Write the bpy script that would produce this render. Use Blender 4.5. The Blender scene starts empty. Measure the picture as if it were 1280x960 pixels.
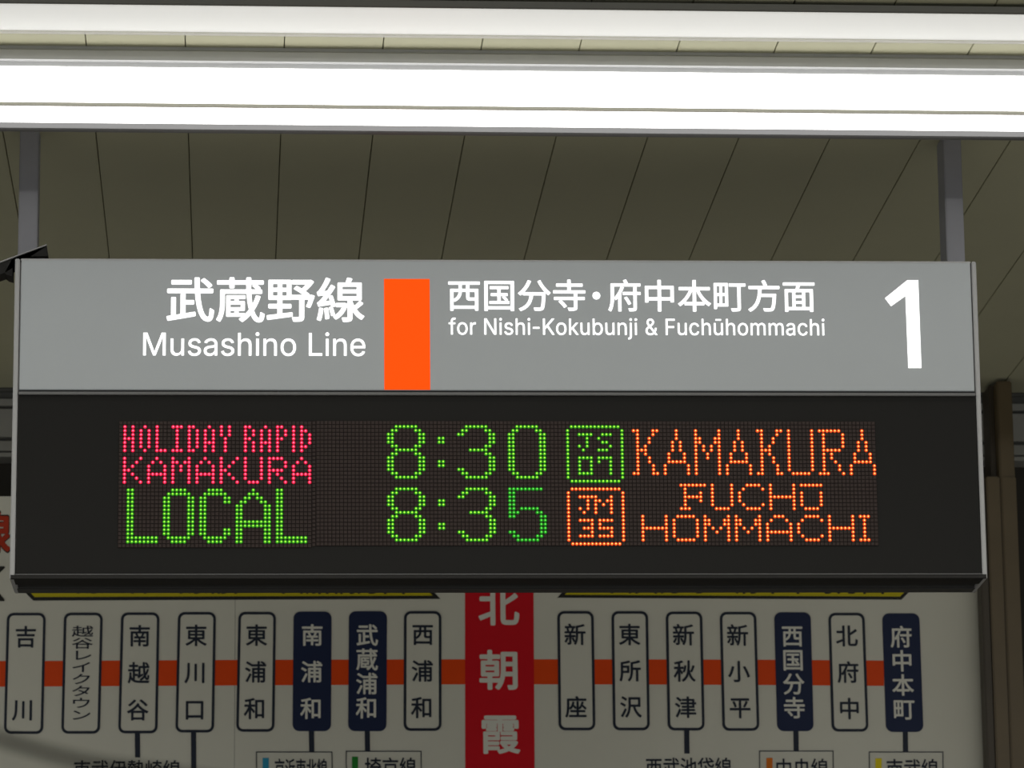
import bpy, bmesh, math, random
from mathutils import Vector, Matrix
from mathutils.geometry import delaunay_2d_cdt

# ------------------------------------------------------------------ camera
SC = bpy.context.scene
COL = SC.collection
FPX, YAW, PITCH, ROLL = 5310.0, 0.066724, 0.229873, -0.010088
def cam_axes():
    cy, sy, cp, sp, cr, sr = math.cos(YAW), math.sin(YAW), math.cos(PITCH), math.sin(PITCH), math.cos(ROLL), math.sin(ROLL)
    f = Vector((sy*cp, cy*cp, sp)); r = Vector((cy, -sy, 0)); u = r.cross(f)
    return cr*r + sr*u, -sr*r + cr*u, f
CR, CU, CF = cam_axes()
cd = bpy.data.cameras.new('camera')
cd.sensor_width = 36.0
cd.lens = FPX/1280*36.0
cd.clip_start = 0.05
cd.clip_end = 200
cd.dof.use_dof = True
cd.dof.focus_distance = 7.85
cd.dof.aperture_fstop = 13.0
cam = bpy.data.objects.new('camera', cd)
COL.objects.link(cam)
cam.matrix_world = Matrix((CR, CU, -CF)).transposed().to_4x4()
SC.camera = cam

# ------------------------------------------------------------------ world, exposure
SC.view_settings.view_transform = 'Standard'
SC.view_settings.look = 'None'
SC.view_settings.gamma = 1
SC.view_settings.use_curve_mapping = False
SC.view_settings.exposure = 0.0
w = bpy.data.worlds.new('night'); SC.world = w; w.use_nodes = True
w.node_tree.nodes['Background'].inputs[0].default_value = (0.9, 0.95, 1.0, 1)
w.node_tree.nodes['Background'].inputs[1].default_value = 0.34
LAMP = 3.2           # emission of the bright linear luminaire
LAMP_DIM = 0.34      # emission of the dimmer batten
BOARD_FILL_LAMP = 36.0     # watts, unseen fill strips added to light the board and posts
PLATFORM_LAMP = 240.0 # watts, luminaires further back along the platform
for yy, pw, tilt in ((1.0, PLATFORM_LAMP, 0), (4.2, PLATFORM_LAMP*0.5, 0), (1.2, BOARD_FILL_LAMP, 62), (6.2, BOARD_FILL_LAMP*0.11, 62)):
    l = bpy.data.lights.new('platform_and_fill_lamp', 'AREA'); l.shape = 'RECTANGLE'
    l.size = 6.0; l.size_y = 0.12; l.energy = pw; l.color = (1.0, 0.985, 0.93)
    lo = bpy.data.objects.new('platform_and_fill_lamp', l); COL.objects.link(lo); lo.location = (0.6, yy, 2.27)
    lo.rotation_euler = (math.radians(tilt), 0, 0)   # level strips shine down, the added tilted fill strips aim at the board

# ------------------------------------------------------------------ geometry helpers
def ray(u, v):
    return (CF + CR*((u-640)/FPX) - CU*((v-480)/FPX))
def on_y(u, v, Y):                       # where the sight line meets a vertical plane at depth Y
    d = ray(u, v); return d*(Y/d.y)
def on_z(u, v, Z):
    d = ray(u, v); return d*(Z/d.z)

SW, SH = 1.8, 0.604682                   # sign size
SD, SCX, SZT, SA = 7.670823, 0.489282, 2.037573, -0.015298
S_LOC = Vector((SCX, SD, SZT-SH))
S_X = Vector((math.cos(SA), math.sin(SA), 0)); S_N = Vector((-math.sin(SA), math.cos(SA), 0))
def on_sign(u, v):                       # sign-local (x, z) of its front plane
    d = ray(u, v); t = S_LOC.dot(S_N)/d.dot(S_N); p = d*t - S_LOC
    return p.dot(S_X), p.z

def mat(name, col, rough=0.6, metal=0.0, emit=None, estr=0.0, noise=0.0, nscale=30, bump=0.0, spec=0.5, coat=0.0):
    m = bpy.data.materials.new(name); m.use_nodes = True
    nt = m.node_tree; b = nt.nodes['Principled BSDF']
    b.inputs['Base Color'].default_value = (*col, 1)
    b.inputs['Roughness'].default_value = rough
    b.inputs['Metallic'].default_value = metal
    b.inputs['Specular IOR Level'].default_value = spec
    b.inputs['Coat Weight'].default_value = coat
    if emit:
        b.inputs['Emission Color'].default_value = (*emit, 1)
        b.inputs['Emission Strength'].default_value = estr
    if noise or bump:
        tc = nt.nodes.new('ShaderNodeTexCoord'); n = nt.nodes.new('ShaderNodeTexNoise')
        n.inputs['Scale'].default_value = nscale; n.inputs['Detail'].default_value = 5
        nt.links.new(tc.outputs['Object'], n.inputs['Vector'])
        if noise:
            r = nt.nodes.new('ShaderNodeMapRange')
            r.inputs['To Min'].default_value = 1-noise; r.inputs['To Max'].default_value = 1+noise
            nt.links.new(n.outputs['Fac'], r.inputs['Value'])
            mx = nt.nodes.new('ShaderNodeVectorMath'); mx.operation = 'SCALE'
            mx.inputs[0].default_value = col
            nt.links.new(r.outputs[0], mx.inputs['Scale'])
            nt.links.new(mx.outputs[0], b.inputs['Base Color'])
        if bump:
            bp = nt.nodes.new('ShaderNodeBump'); bp.inputs['Strength'].default_value = bump
            bp.inputs['Distance'].default_value = 0.002
            nt.links.new(n.outputs['Fac'], bp.inputs['Height']); nt.links.new(bp.outputs[0], b.inputs['Normal'])
    return m

def link(name, bm_or_me, m, parent=None, loc=None):
    if isinstance(bm_or_me, bmesh.types.BMesh):
        me = bpy.data.meshes.new(name); bmesh.ops.recalc_face_normals(bm_or_me, faces=bm_or_me.faces)
        bm_or_me.to_mesh(me); bm_or_me.free()
    else:
        me = bm_or_me
    if m and not me.materials: me.materials.append(m)
    o = bpy.data.objects.new(name, me); COL.objects.link(o)
    if parent: o.parent = parent
    if loc is not None: o.location = loc
    return o
def empty(name, loc, rz=0.0, parent=None):
    o = bpy.data.objects.new(name, None); COL.objects.link(o); o.location = loc; o.rotation_euler = (0, 0, rz)
    o.empty_display_size = 0.1
    if parent: o.parent = parent
    return o
def tag(o, label=None, cat=None, group=None, kind=None):
    if label: o['label'] = label
    if cat: o['category'] = cat
    if group: o['group'] = group
    if kind: o['kind'] = kind
    return o

def bx(bm, x0, x1, y0, y1, z0, z1, bev=0.0):
    M = Matrix.Translation(((x0+x1)/2, (y0+y1)/2, (z0+z1)/2)) @ Matrix.Diagonal((abs(x1-x0), abs(y1-y0), abs(z1-z0), 1))
    r = bmesh.ops.create_cube(bm, size=1, matrix=M)
    if bev:
        es = list({e for v in r['verts'] for e in v.link_edges})
        bmesh.ops.bevel(bm, geom=es, offset=bev, segments=2, affect='EDGES')
    return bm
def box(*a, bev=0.0):
    return bx(bmesh.new(), *a, bev=bev)
def extrude_profile(pts, x0, x1):        # closed (y, z) profile swept along x
    bm = bmesh.new()
    a = [bm.verts.new((x0, y, z)) for y, z in pts]; b = [bm.verts.new((x1, y, z)) for y, z in pts]
    n = len(pts)
    for i in range(n): bm.faces.new((a[i], a[(i+1) % n], b[(i+1) % n], b[i]))
    bm.faces.new(a); bm.faces.new(list(reversed(b)))
    return bm
def prism(pts, y0, y1):                  # closed (x, z) outline, thick along y
    bm = bmesh.new()
    a = [bm.verts.new((x, y0, z)) for x, z in pts]; b = [bm.verts.new((x, y1, z)) for x, z in pts]
    n = len(pts)
    for i in range(n): bm.faces.new((a[i], a[(i+1) % n], b[(i+1) % n], b[i]))
    bm.faces.new(a); bm.faces.new(list(reversed(b)))
    return bm

# ------------------------------------------------------------------ lettering
def text_tris(s, offset=0.0, res=6):
    c = bpy.data.curves.new('t', 'FONT'); c.body = s; c.size = 1; c.offset = offset; c.resolution_u = res
    return curve_tris(c)
def curve_tris(c):
    o = bpy.data.objects.new('t', c); COL.objects.link(o)
    bpy.context.view_layer.update()
    me = o.evaluated_get(bpy.context.evaluated_depsgraph_get()).to_mesh()
    vs = [(v.co.x, v.co.y) for v in me.vertices]; fs = [tuple(p.vertices) for p in me.polygons]
    o.evaluated_get(bpy.context.evaluated_depsgraph_get()).to_mesh_clear()
    bpy.data.objects.remove(o); bpy.data.curves.remove(c)
    return vs, fs
def latin_tris(ch, res=5):                # own bezier flattening and constrained triangulation, holes kept
    vs, es = [], []
    for sp in GLYPHS[ch][1:]:
        n = len(sp); loop = []
        for i in range(n):
            p, q = sp[i], sp[(i+1) % n]
            a, b, c, d = Vector(p[2:4]), Vector(p[4:6]), Vector(q[0:2]), Vector(q[2:4])
            straight = abs((d-a).cross(b-a)) < 0.02*(d-a).length**2+2 and abs((d-a).cross(c-a)) < 0.02*(d-a).length**2+2
            for k in range(1 if straight else res):
                t = k/res; s = 1-t
                loop.append((a*s**3+b*3*s*s*t+c*3*s*t*t+d*t**3)/1000)
        k0 = len(vs); vs += loop; m_ = len(loop)
        es += [(k0+i, k0+(i+1) % m_) for i in range(m_)]
    r = delaunay_2d_cdt(vs, es, [], 0, 1e-6)
    fs = []
    for f in r[2]:
        c = sum((r[0][i] for i in f), Vector((0, 0)))/len(f)
        w_ = 0                             # winding number of the triangle's centre
        for i, j in es:
            p, q = vs[i], vs[j]
            if (p.y <= c.y) != (q.y <= c.y):
                side = (q-p).cross(c-p)
                if p.y <= c.y and side > 0: w_ += 1
                elif p.y > c.y and side < 0: w_ -= 1
        if w_: fs.append(tuple(f))
    return [(v.x, v.y) for v in r[0]], fs
def bbox(vs):
    xs = [v[0] for v in vs]; ys = [v[1] for v in vs]; return min(xs), min(ys), max(xs), max(ys)
def fit_quad(tr, x0, z0, x1, z1):        # stretch the ink box onto a rectangle
    vs, fs = tr; a, b, c, d = bbox(vs)
    return [((v[0]-a)/(c-a)*(x1-x0)+x0, (v[1]-b)/(d-b)*(z1-z0)+z0) for v in vs], fs
def flat_mesh(bm, tr, y, th=0.0006):     # thin raised lettering: face towards -y and a rim
    vs, fs = tr
    V = [bm.verts.new((x, y, z)) for x, z in vs]
    for f in fs:
        try: bm.faces.new([V[i] for i in f])
        except ValueError: pass
def solidify(bm, th):
    es = [e for e in bm.edges if len(e.link_faces) == 1]
    r = bmesh.ops.extrude_edge_only(bm, edges=es)
    for v in r['geom']:
        if isinstance(v, bmesh.types.BMVert): v.co.y += th
def lettering(name, trs, y, m, parent, th=0.0008, label=None, bold=0.0):
    out = []
    for t in trs:
        vs, fs = t
        bm = bmesh.new(); flat_mesh(bm, t, y)
        bmesh.ops.remove_doubles(bm, verts=bm.verts, dist=1e-7)
        solidify(bm, th)
        if bold:
            for k in range(8):
                a = k*math.pi/4
                flat_mesh(bm, ([(x+bold*math.cos(a), z+bold*math.sin(a)) for x, z in vs], fs), y-(k+1)*6e-6)
        me = bpy.data.meshes.new(name); bm.normal_update()
        for f in bm.faces:
            if f.normal.y > 0.9: f.normal_flip()
        bm.to_mesh(me); bm.free()
        o = link(name, me, m, parent)
        if label: o['label'] = label
        out.append(o)
    return out
def fit_string(chars, x0, z0, x1, z1, inset=0.0):   # list of per-character outlines -> rectangle, keeping their spacing
    allv = [v for vs, fs in chars for v in vs]; a, b, c, d = bbox(allv)
    x0 += inset; z0 += inset; x1 -= inset; z1 -= inset
    return [([((v[0]-a)/(c-a)*(x1-x0)+x0, (v[1]-b)/(d-b)*(z1-z0)+z0) for v in vs], fs) for vs, fs in chars]
def kstring(s, res=6):
    out = []
    for i, ch in enumerate(s):
        vs, fs = text_tris(ch, 0, res); out.append(([(x+i, y) for x, y in vs], fs))
    return out
def lstring(s, res=5, track=0):
    out = []; x = 0
    for ch in s:
        if ch == ' ': x += 200+track; continue
        vs, fs = latin_tris(ch, res); sh = -70 if ch == '-' else 0; out.append(([(a+(x+sh)/1000, b_) for a, b_ in vs], fs))
        x += GLYPHS[ch][0]-88+track-(130 if ch == '-' else 0)
    return out
# letter outlines: advance, then closed bezier contours (handle, point, handle) in 1/1000 em
GLYPHS = {'&':[536,[[221,-7,197,-7,163,-7],[135,-1,110,12,86,24],[67,41,54,62,41,83],[34,107,34,133,34,155],[39,174,47,189,56,205],[69,220,85,235,101,249],[119,263,140,279,166,298],[191,316,216,335,223,340],[230,346,237,352,244,359],[250,366,255,375,259,384],[262,394,262,405,262,421],[256,434,245,445,235,456],[220,461,201,461,189,461],[178,458,168,453,158,448],[151,441,145,431,140,422],[137,411,137,399,137,386],[140,374,145,363,151,352],[159,340,169,327,179,315],[190,300,204,284,282,189],[360,95,438,0,413,0],[389,0,364,0,300,77],[236,154,171,231,152,255],[135,275,121,293,107,310],[95,327,87,344,79,361],[75,379,75,398,75,421],[81,441,91,458,101,475],[116,489,134,499,153,509],[175,513,200,513,225,513],[247,509,266,499,284,489],[298,476,308,459,319,443],[324,424,324,404,324,389],[321,375,315,362,309,348],[302,336,291,325,281,314],[269,303,256,293,222,268],[188,243,154,217,133,202],[119,188,110,174,101,161],[97,147,97,131,97,115],[101,100,109,87,117,75],[129,65,143,57,158,50],[174,46,193,46,213,46],[233,51,251,59,270,68],[286,80,301,95,316,111],[328,130,336,151,345,173],[349,197,349,224,368,224],[388,224,408,224,408,192],[404,165,397,144,389,122],[381,105,371,92,361,79],[352,69,345,62,341,57],[337,52,333,47,316,29],[296,16,271,7,246,-2]]],'-':[541,[[263,244,337,244,337,226],[337,207,337,188,263,188],[188,188,114,188,114,207],[114,226,114,244,188,244]]],'F':[498,[[82,0,60,0,60,170],[60,339,60,509,163,509],[266,509,369,509,369,490],[369,471,369,452,288,452],[206,452,125,452,125,394],[125,336,125,278,198,278],[272,278,346,278,346,259],[346,240,346,221,272,221],[198,221,125,221,125,147],[125,74,125,0,103,0]]],'K':[555,[[146,189,104,145,104,169],[104,193,104,216,116,232],[128,247,139,261,151,275],[162,290,174,303,187,317],[199,331,212,344,262,399],[313,454,364,509,392,509],[420,509,448,509,376,431],[304,353,231,276,230,276],[229,276,228,276,187,233]],[[82,0,60,0,60,170],[60,339,60,509,82,509],[103,509,125,509,125,451],[125,392,125,334,124,298],[124,261,124,225,124,214],[124,204,125,193,125,129],[125,64,125,0,103,0]],[[398,0,372,0,311,86],[249,173,188,259,201,276],[215,293,228,309,302,206],[375,103,449,0,423,0]]],'L':[481,[[160,0,60,0,60,170],[60,339,60,509,82,509],[103,509,125,509,125,358],[125,208,125,57,203,57],[282,57,361,57,361,38],[361,19,361,0,261,0]]],'M':[716,[[81,0,60,0,60,170],[60,339,60,509,91,509],[121,509,152,509,193,402],[235,294,277,187,280,180],[284,170,287,159,291,148],[295,136,299,123,303,110],[307,97,311,84,315,71],[319,59,322,49,317,49],[312,49,307,49,310,59],[314,70,318,83,322,95],[326,108,330,121,334,134],[338,147,342,158,346,170],[349,179,352,187,394,294],[435,402,476,509,507,509],[537,509,568,509,568,339],[568,170,568,0,547,0],[525,0,504,0,504,97],[504,194,504,291,504,302],[504,314,504,327,505,340],[505,354,505,369,505,383],[506,398,506,413,506,428],[507,443,507,457,509,457],[511,457,513,457,508,441],[503,426,498,409,492,393],[487,378,482,363,477,348],[472,334,467,322,463,309],[459,299,456,291,418,194],[380,97,342,0,323,0],[305,0,286,0,248,97],[209,194,170,291,167,299],[163,309,159,321,155,333],[150,346,145,361,140,376],[135,391,129,408,124,424],[118,441,112,457,114,457],[117,457,119,457,119,444],[120,431,120,416,120,401],[121,387,121,372,121,357],[121,342,122,328,122,315],[122,302,122,291,122,194],[122,97,122,0,101,0]]],'N':[611,[[82,0,60,0,60,170],[60,339,60,509,85,509],[111,509,136,509,205,400],[274,291,343,183,349,174],[355,164,363,151,370,138],[379,123,388,107,396,90],[405,73,414,55,411,55],[408,54,405,54,403,72],[401,90,401,108,400,126],[399,142,399,157,399,172],[399,185,399,195,399,300],[399,404,399,509,420,509],[442,509,463,509,463,339],[463,170,463,0,438,0],[412,0,387,0,325,97],[264,193,202,290,194,303],[186,316,177,331,169,345],[159,362,148,381,137,400],[123,424,108,452,111,453],[115,453,119,454,120,428],[121,405,122,384,123,362],[124,344,124,328,125,312],[125,300,125,291,125,194],[125,97,125,0,103,0]]],'a':[477,[[182,-9,160,-9,136,-9],[114,-4,94,5,75,14],[59,27,48,45,36,62],[30,83,30,108,30,130],[35,147,43,161,52,175],[63,185,78,193,92,201],[108,207,125,211,143,215],[160,218,178,220,201,223],[219,225,234,227,248,228],[258,231,265,235,272,239],[276,245,276,255,276,255],[276,256,276,257,276,272],[273,286,267,297,261,308],[252,316,240,322,228,328],[213,331,196,331,178,331],[162,328,149,322,136,317],[126,309,118,301,110,292],[104,283,100,274,80,280],[61,285,41,291,50,314],[62,332,79,346,95,360],[113,369,133,375,153,381],[173,384,194,384,208,384],[223,383,239,379,255,376],[271,370,286,360,301,351],[313,338,322,320,332,303],[337,280,337,251,337,168],[337,84,337,0,317,0],[297,0,277,0,277,17],[277,35,277,52,275,52],[274,52,272,52,268,43],[261,34,252,25,243,15],[230,7,215,1,200,-5]],[[155,45,170,45,193,45],[212,50,228,59,243,68],[255,79,263,93,271,107],[276,122,276,138,276,155],[276,173,276,190,273,187],[268,184,259,182,251,180],[242,178,231,176,221,174],[210,172,200,171,190,170],[182,169,175,168,161,166],[147,163,134,159,121,154],[111,148,103,139,96,131],[92,119,92,105,92,92],[95,81,102,72,109,63],[118,57,130,52,142,48]]],'b':[512,[[261,-8,229,-8,206,-8],[187,-4,172,4,158,12],[146,21,138,31,129,42],[123,51,118,59,116,59],[114,59,112,59,112,39],[112,20,112,0,92,0],[72,0,53,0,53,170],[53,339,53,509,73,509],[93,509,114,509,114,446],[114,382,114,319,115,319],[117,319,118,319,123,327],[129,336,137,346,145,356],[157,365,171,373,186,381],[205,384,229,384,261,384],[289,376,313,361,337,345],[356,322,370,293,383,263],[390,229,390,189,390,149],[383,114,370,84,356,55],[337,32,313,16,289,0]],[[197,47,220,47,244,47],[263,53,279,66,295,78],[308,95,316,117,324,138],[328,162,328,189,328,216],[324,240,316,261,308,282],[296,299,280,311,264,324],[244,330,220,330,197,330],[177,324,161,312,145,300],[133,284,125,263,117,242],[113,217,113,189,113,161],[117,136,125,115,133,94],[146,77,162,65,178,53]]],'c':[484,[[226,-8,207,-8,173,-8],[143,0,117,16,91,33],[71,56,56,85,41,114],[34,149,34,187,34,227],[41,262,56,291,71,321],[91,343,117,360,143,376],[173,384,207,384,226,384],[243,382,260,377,276,372],[292,365,305,356,319,347],[330,335,340,322,350,309],[357,294,362,277,342,272],[322,267,303,262,300,272],[296,281,290,289,285,297],[278,305,270,311,262,317],[253,322,242,325,232,328],[220,330,207,330,182,330],[161,323,145,310,129,297],[116,280,108,258,100,237],[96,213,96,187,96,162],[100,139,108,117,116,96],[129,79,145,66,161,53],[182,46,207,46,220,46],[232,48,243,52,253,55],[263,60,271,66,279,72],[286,80,292,89,297,97],[301,107,304,117,324,112],[343,107,363,102,358,85],[351,70,341,56,332,43],[320,31,306,21,293,12],[277,4,261,-1,244,-6]]],'e':[492,[[238,-8,212,-8,175,-8],[143,0,117,16,90,33],[70,56,56,85,41,114],[34,148,34,187,34,226],[41,260,55,290,69,319],[89,343,115,359,141,376],[171,384,205,384,226,384],[246,381,266,374,285,367],[303,356,319,341,335,326],[348,306,357,282,366,258],[371,228,371,194,371,186],[371,178,371,169,272,169],[174,169,75,169,75,187],[75,204,75,221,163,221],[250,221,338,221,329,215],[319,208,310,202,310,227],[306,249,298,269,290,288],[278,303,263,314,247,325],[228,330,205,330,182,330],[163,325,146,313,130,302],[118,288,109,270,100,251],[96,232,96,211,96,200],[96,189,96,178,96,150],[101,126,110,106,120,87],[134,72,151,61,168,51],[189,46,212,46,228,46],[241,48,254,53,266,57],[277,64,285,73,294,82],[301,93,306,105,325,101],[345,96,365,91,359,71],[349,54,335,39,321,24],[303,13,283,4,262,-4]]],'f':[342,[[154,379,228,379,228,362],[228,344,228,327,154,327],[80,327,6,327,6,344],[6,362,6,379,80,379]],[[101,0,81,0,81,144],[81,288,81,432,81,453],[86,471,96,486,106,500],[119,511,135,519,152,526],[169,530,187,530,201,530],[213,529,222,527,232,525],[238,523,243,521,238,503],[233,486,227,468,224,470],[220,471,215,472,210,473],[203,474,195,474,176,474],[163,469,154,460,146,451],[142,437,142,419,142,279],[142,140,142,0,121,0]]],'h':[498,[[114,249,114,227,114,151],[114,76,114,0,93,0],[73,0,53,0,53,170],[53,339,53,509,73,509],[93,509,114,509,114,435],[114,361,114,287,110,287],[106,287,102,287,114,322],[131,347,152,362,174,377],[199,384,227,384,253,384],[276,379,295,369,315,358],[330,342,341,321,352,299],[357,273,357,240,357,160],[357,80,357,0,337,0],[316,0,296,0,296,78],[296,157,296,235,296,265],[288,288,273,304,258,321],[237,329,210,329,192,329],[175,325,161,317,146,309],[135,298,126,283,118,267]]],'i':[255,[[73,0,53,0,53,126],[53,253,53,379,73,379],[93,379,114,379,114,253],[114,126,114,0,93,0]],[[95,443,84,443,72,443],[62,447,54,455,45,462],[41,472,41,483,41,494],[45,504,54,512,62,520],[72,524,84,524,95,524],[106,520,114,512,122,504],[126,494,126,483,126,472],[122,462,114,455,106,447]]],'j':[255,[[53,243,53,379,73,379],[93,379,114,379,114,243],[114,106,114,-30,114,-53],[110,-73,102,-90,93,-107],[81,-120,65,-129,48,-138],[28,-143,4,-143,-1,-143],[-5,-143,-10,-143,-10,-124],[-10,-105,-10,-87,-6,-87],[-2,-87,2,-87,20,-87],[32,-82,40,-72,49,-62],[53,-48,53,-29,53,107]],[[95,443,83,443,72,443],[62,447,53,455,45,462],[41,472,41,483,41,494],[45,504,53,512,62,520],[72,524,83,524,95,524],[105,520,114,512,122,504],[126,494,126,483,126,472],[122,462,114,455,105,447]]],'k':[469,[[132,158,110,137,110,162],[110,187,110,212,113,212],[117,212,121,212,175,268],[230,323,284,379,310,379],[335,379,360,379,301,319],[243,259,184,199,182,199],[179,199,177,199,155,178]],[[73,0,53,0,53,170],[53,339,53,509,73,509],[93,509,114,509,114,339],[114,170,114,0,93,0]],[[320,0,294,0,245,62],[197,124,148,186,162,200],[177,214,191,229,252,152],[312,76,372,0,346,0]]],'m':[698,[[73,0,53,0,53,126],[53,253,53,379,72,379],[92,379,112,379,112,351],[112,323,112,295,111,295],[109,295,108,295,113,316],[121,332,132,346,144,359],[157,369,172,376,187,383],[203,386,219,386,247,386],[270,378,287,361,305,344],[316,322,321,295,318,295],[315,295,312,295,317,313],[325,329,337,343,349,357],[364,367,381,375,398,382],[416,386,437,386,459,386],[479,381,497,372,515,362],[530,348,541,328,551,309],[557,285,557,255,557,170],[557,85,557,0,536,0],[516,0,496,0,496,85],[496,169,496,254,496,281],[488,301,473,313,457,325],[439,330,419,330,402,330],[387,327,374,320,362,313],[352,303,345,290,339,278],[335,263,335,247,335,165],[335,82,335,0,315,0],[295,0,274,0,274,87],[274,173,274,260,274,281],[267,298,253,311,239,324],[221,330,199,330,185,330],[171,327,158,320,144,313],[134,303,126,289,118,276],[114,258,114,238,114,159],[114,79,114,0,93,0]]],'n':[498,[[114,249,114,227,114,151],[114,76,114,0,93,0],[73,0,53,0,53,126],[53,253,53,379,72,379],[92,379,112,379,112,349],[112,318,112,287,109,287],[106,287,102,287,114,322],[131,347,152,362,174,377],[199,384,227,384,253,384],[276,379,295,369,314,358],[330,342,341,321,352,299],[357,273,357,240,357,160],[357,80,357,0,337,0],[316,0,296,0,296,78],[296,157,296,235,296,265],[288,288,273,304,258,321],[237,329,210,329,192,329],[175,325,161,317,146,309],[135,298,126,283,118,267]]],'o':[503,[[242,-8,207,-8,173,-8],[143,0,117,16,91,33],[71,56,56,85,41,114],[34,149,34,187,34,227],[41,262,56,291,71,321],[91,343,117,360,143,376],[173,384,207,384,242,384],[273,376,299,360,325,343],[345,321,359,291,374,262],[381,227,381,187,381,149],[374,114,359,85,345,56],[325,33,299,16,273,0]],[[182,46,207,46,233,46],[254,53,270,66,287,79],[299,96,307,117,315,139],[319,162,319,187,319,213],[315,236,307,258,299,280],[287,297,270,310,254,323],[233,330,207,330,182,330],[161,323,145,310,129,297],[116,280,108,258,100,237],[96,213,96,187,96,162],[100,139,108,117,116,96],[129,79,145,66,161,53]]],'r':[347,[[73,0,53,0,53,126],[53,253,53,379,72,379],[92,379,112,379,112,360],[112,340,112,321,113,321],[114,321,115,321,122,340],[135,355,152,367,170,379],[190,385,213,385,218,385],[223,385,229,384,235,384],[240,384,243,384,243,363],[243,343,243,322,242,323],[237,323,230,324,223,325],[215,326,207,326,189,326],[173,322,159,315,145,307],[134,297,126,284,118,270],[114,255,114,237,114,158],[114,79,114,0,93,0]]],'s':[453,[[211,-8,182,-8,156,-8],[133,-4,112,3,92,11],[75,23,62,38,49,53],[40,72,36,94,55,98],[74,102,94,107,99,86],[109,70,124,60,139,50],[158,45,181,45,208,45],[229,51,244,62,260,74],[268,87,268,103,268,116],[263,127,254,136,245,144],[231,151,212,155,191,160],[170,165,149,170,115,178],[89,191,72,208,55,225],[47,247,47,274,47,296],[53,315,65,332,77,348],[94,361,115,370,136,380],[160,384,187,384,213,384],[235,380,254,372,272,365],[287,353,299,339,310,325],[319,309,324,290,305,286],[287,281,268,277,263,292],[255,304,243,316,230,327],[212,333,187,333,165,333],[146,327,131,317,116,306],[109,293,109,277,109,263],[114,252,124,243,134,235],[150,228,172,223,191,218],[210,214,229,209,264,201],[290,188,306,171,323,154],[331,133,331,107,331,84],[325,64,312,47,300,30],[282,16,260,6,237,-3]]],'u':[498,[[211,-5,182,-5,157,-5],[134,0,115,11,95,21],[80,37,69,59,58,80],[53,107,53,139,53,219],[53,299,53,379,73,379],[93,379,114,379,114,301],[114,222,114,144,114,114],[121,91,137,75,152,58],[173,50,200,50,218,50],[235,54,249,62,264,70],[275,81,283,97,292,112],[296,131,296,153,296,228],[296,304,296,379,316,379],[337,379,357,379,357,253],[357,126,357,0,337,0],[318,0,298,0,298,31],[298,61,298,92,301,92],[304,92,307,92,295,57],[279,32,257,17,235,2]]],'ū':[498,[[211,-5,182,-5,157,-5],[134,0,115,11,95,21],[80,37,69,59,58,80],[53,107,53,139,53,219],[53,299,53,379,73,379],[93,379,114,379,114,301],[114,222,114,144,114,114],[121,91,137,75,152,58],[173,50,200,50,218,50],[235,54,249,62,264,70],[275,81,283,97,292,112],[296,131,296,153,296,228],[296,304,296,379,316,379],[337,379,357,379,357,253],[357,126,357,0,337,0],[318,0,298,0,298,31],[298,61,298,92,301,92],[304,92,307,92,295,57],[279,32,257,17,235,2]],[[236,506,299,506,299,490],[299,474,299,458,236,458],[173,458,110,458,110,474],[110,490,110,506,173,506]]]}
LEDR = 0.0036
# ------------------------------------------------------------------ materials
M_ceil = mat('painted_ceiling', (0.43, 0.42, 0.29), 0.75, noise=0.05, nscale=6)
M_joint = mat('dark_joint', (0.10, 0.10, 0.075), 0.9)
M_house = mat('grey_luminaire_metal', (0.48, 0.485, 0.49), 0.45, noise=0.03)
M_lip = mat('grey_lip_metal', (0.12, 0.12, 0.122), 0.5, noise=0.03)
M_lamp = mat('glowing_diffuser', (0.9, 0.9, 0.9), 0.4, emit=(1.0, 0.99, 0.97), estr=LAMP)
M_dim = mat('dim_white_diffuser', (0.82, 0.82, 0.80), 0.5, emit=(1.0, 1.0, 0.96), estr=LAMP_DIM)
M_post = mat('painted_steel_post', (0.27, 0.27, 0.30), 0.5, noise=0.05)
M_alu = mat('silver_aluminium', (0.33, 0.33, 0.33), 0.5, metal=0.1, noise=0.03)
M_head = mat('backlit_grey_film', (0.27, 0.288, 0.296), 0.5, emit=(0.95, 1.0, 1.0), estr=0.06, noise=0.03, nscale=8)
M_white = mat('backlit_white', (0.85, 0.85, 0.85), 0.4, emit=(1, 1, 1), estr=0.85)
M_orange = mat('backlit_orange', (0.6, 0.05, 0.001), 0.6, emit=(1.0, 0.07, 0.0), estr=0.8, spec=0.1)
M_glass = mat('dark_display_window', (0.008, 0.0075, 0.0065), 0.5, spec=0.12)
M_black = mat('black_gasket', (0.008, 0.008, 0.008), 0.7)
M_bracket = mat('blackened_steel', (0.014, 0.013, 0.012), 0.6, spec=0.2)
M_dkmetal = mat('dark_grey_metal', (0.030, 0.030, 0.029), 0.5, noise=0.1)
M_trimgrey = mat('grey_edge_trim', (0.09, 0.09, 0.09), 0.4)
M_ledbase = mat('led_carrier', (0.014, 0.010, 0.009), 0.7, spec=0.1)
M_ledoff = mat('unlit_led', (0.044, 0.033, 0.030), 0.7, spec=0.1)
def led_mat(n, c, s): return mat(n, (0.02, 0.02, 0.02), 0.5, emit=c, estr=s)
M_lred = led_mat('led_red', (1.0, 0.12, 0.22), 3.0)
M_lgreen = led_mat('led_green', (0.34, 1.0, 0.03), 2.0)
M_lgreen2 = led_mat('led_yellow_green', (0.42, 1.0, 0.035), 2.0)
M_lgreen3 = led_mat('led_pure_green', (0.12, 1.0, 0.06), 1.3)
M_lorange = led_mat('led_orange', (1.0, 0.48, 0.11), 2.6)
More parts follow.
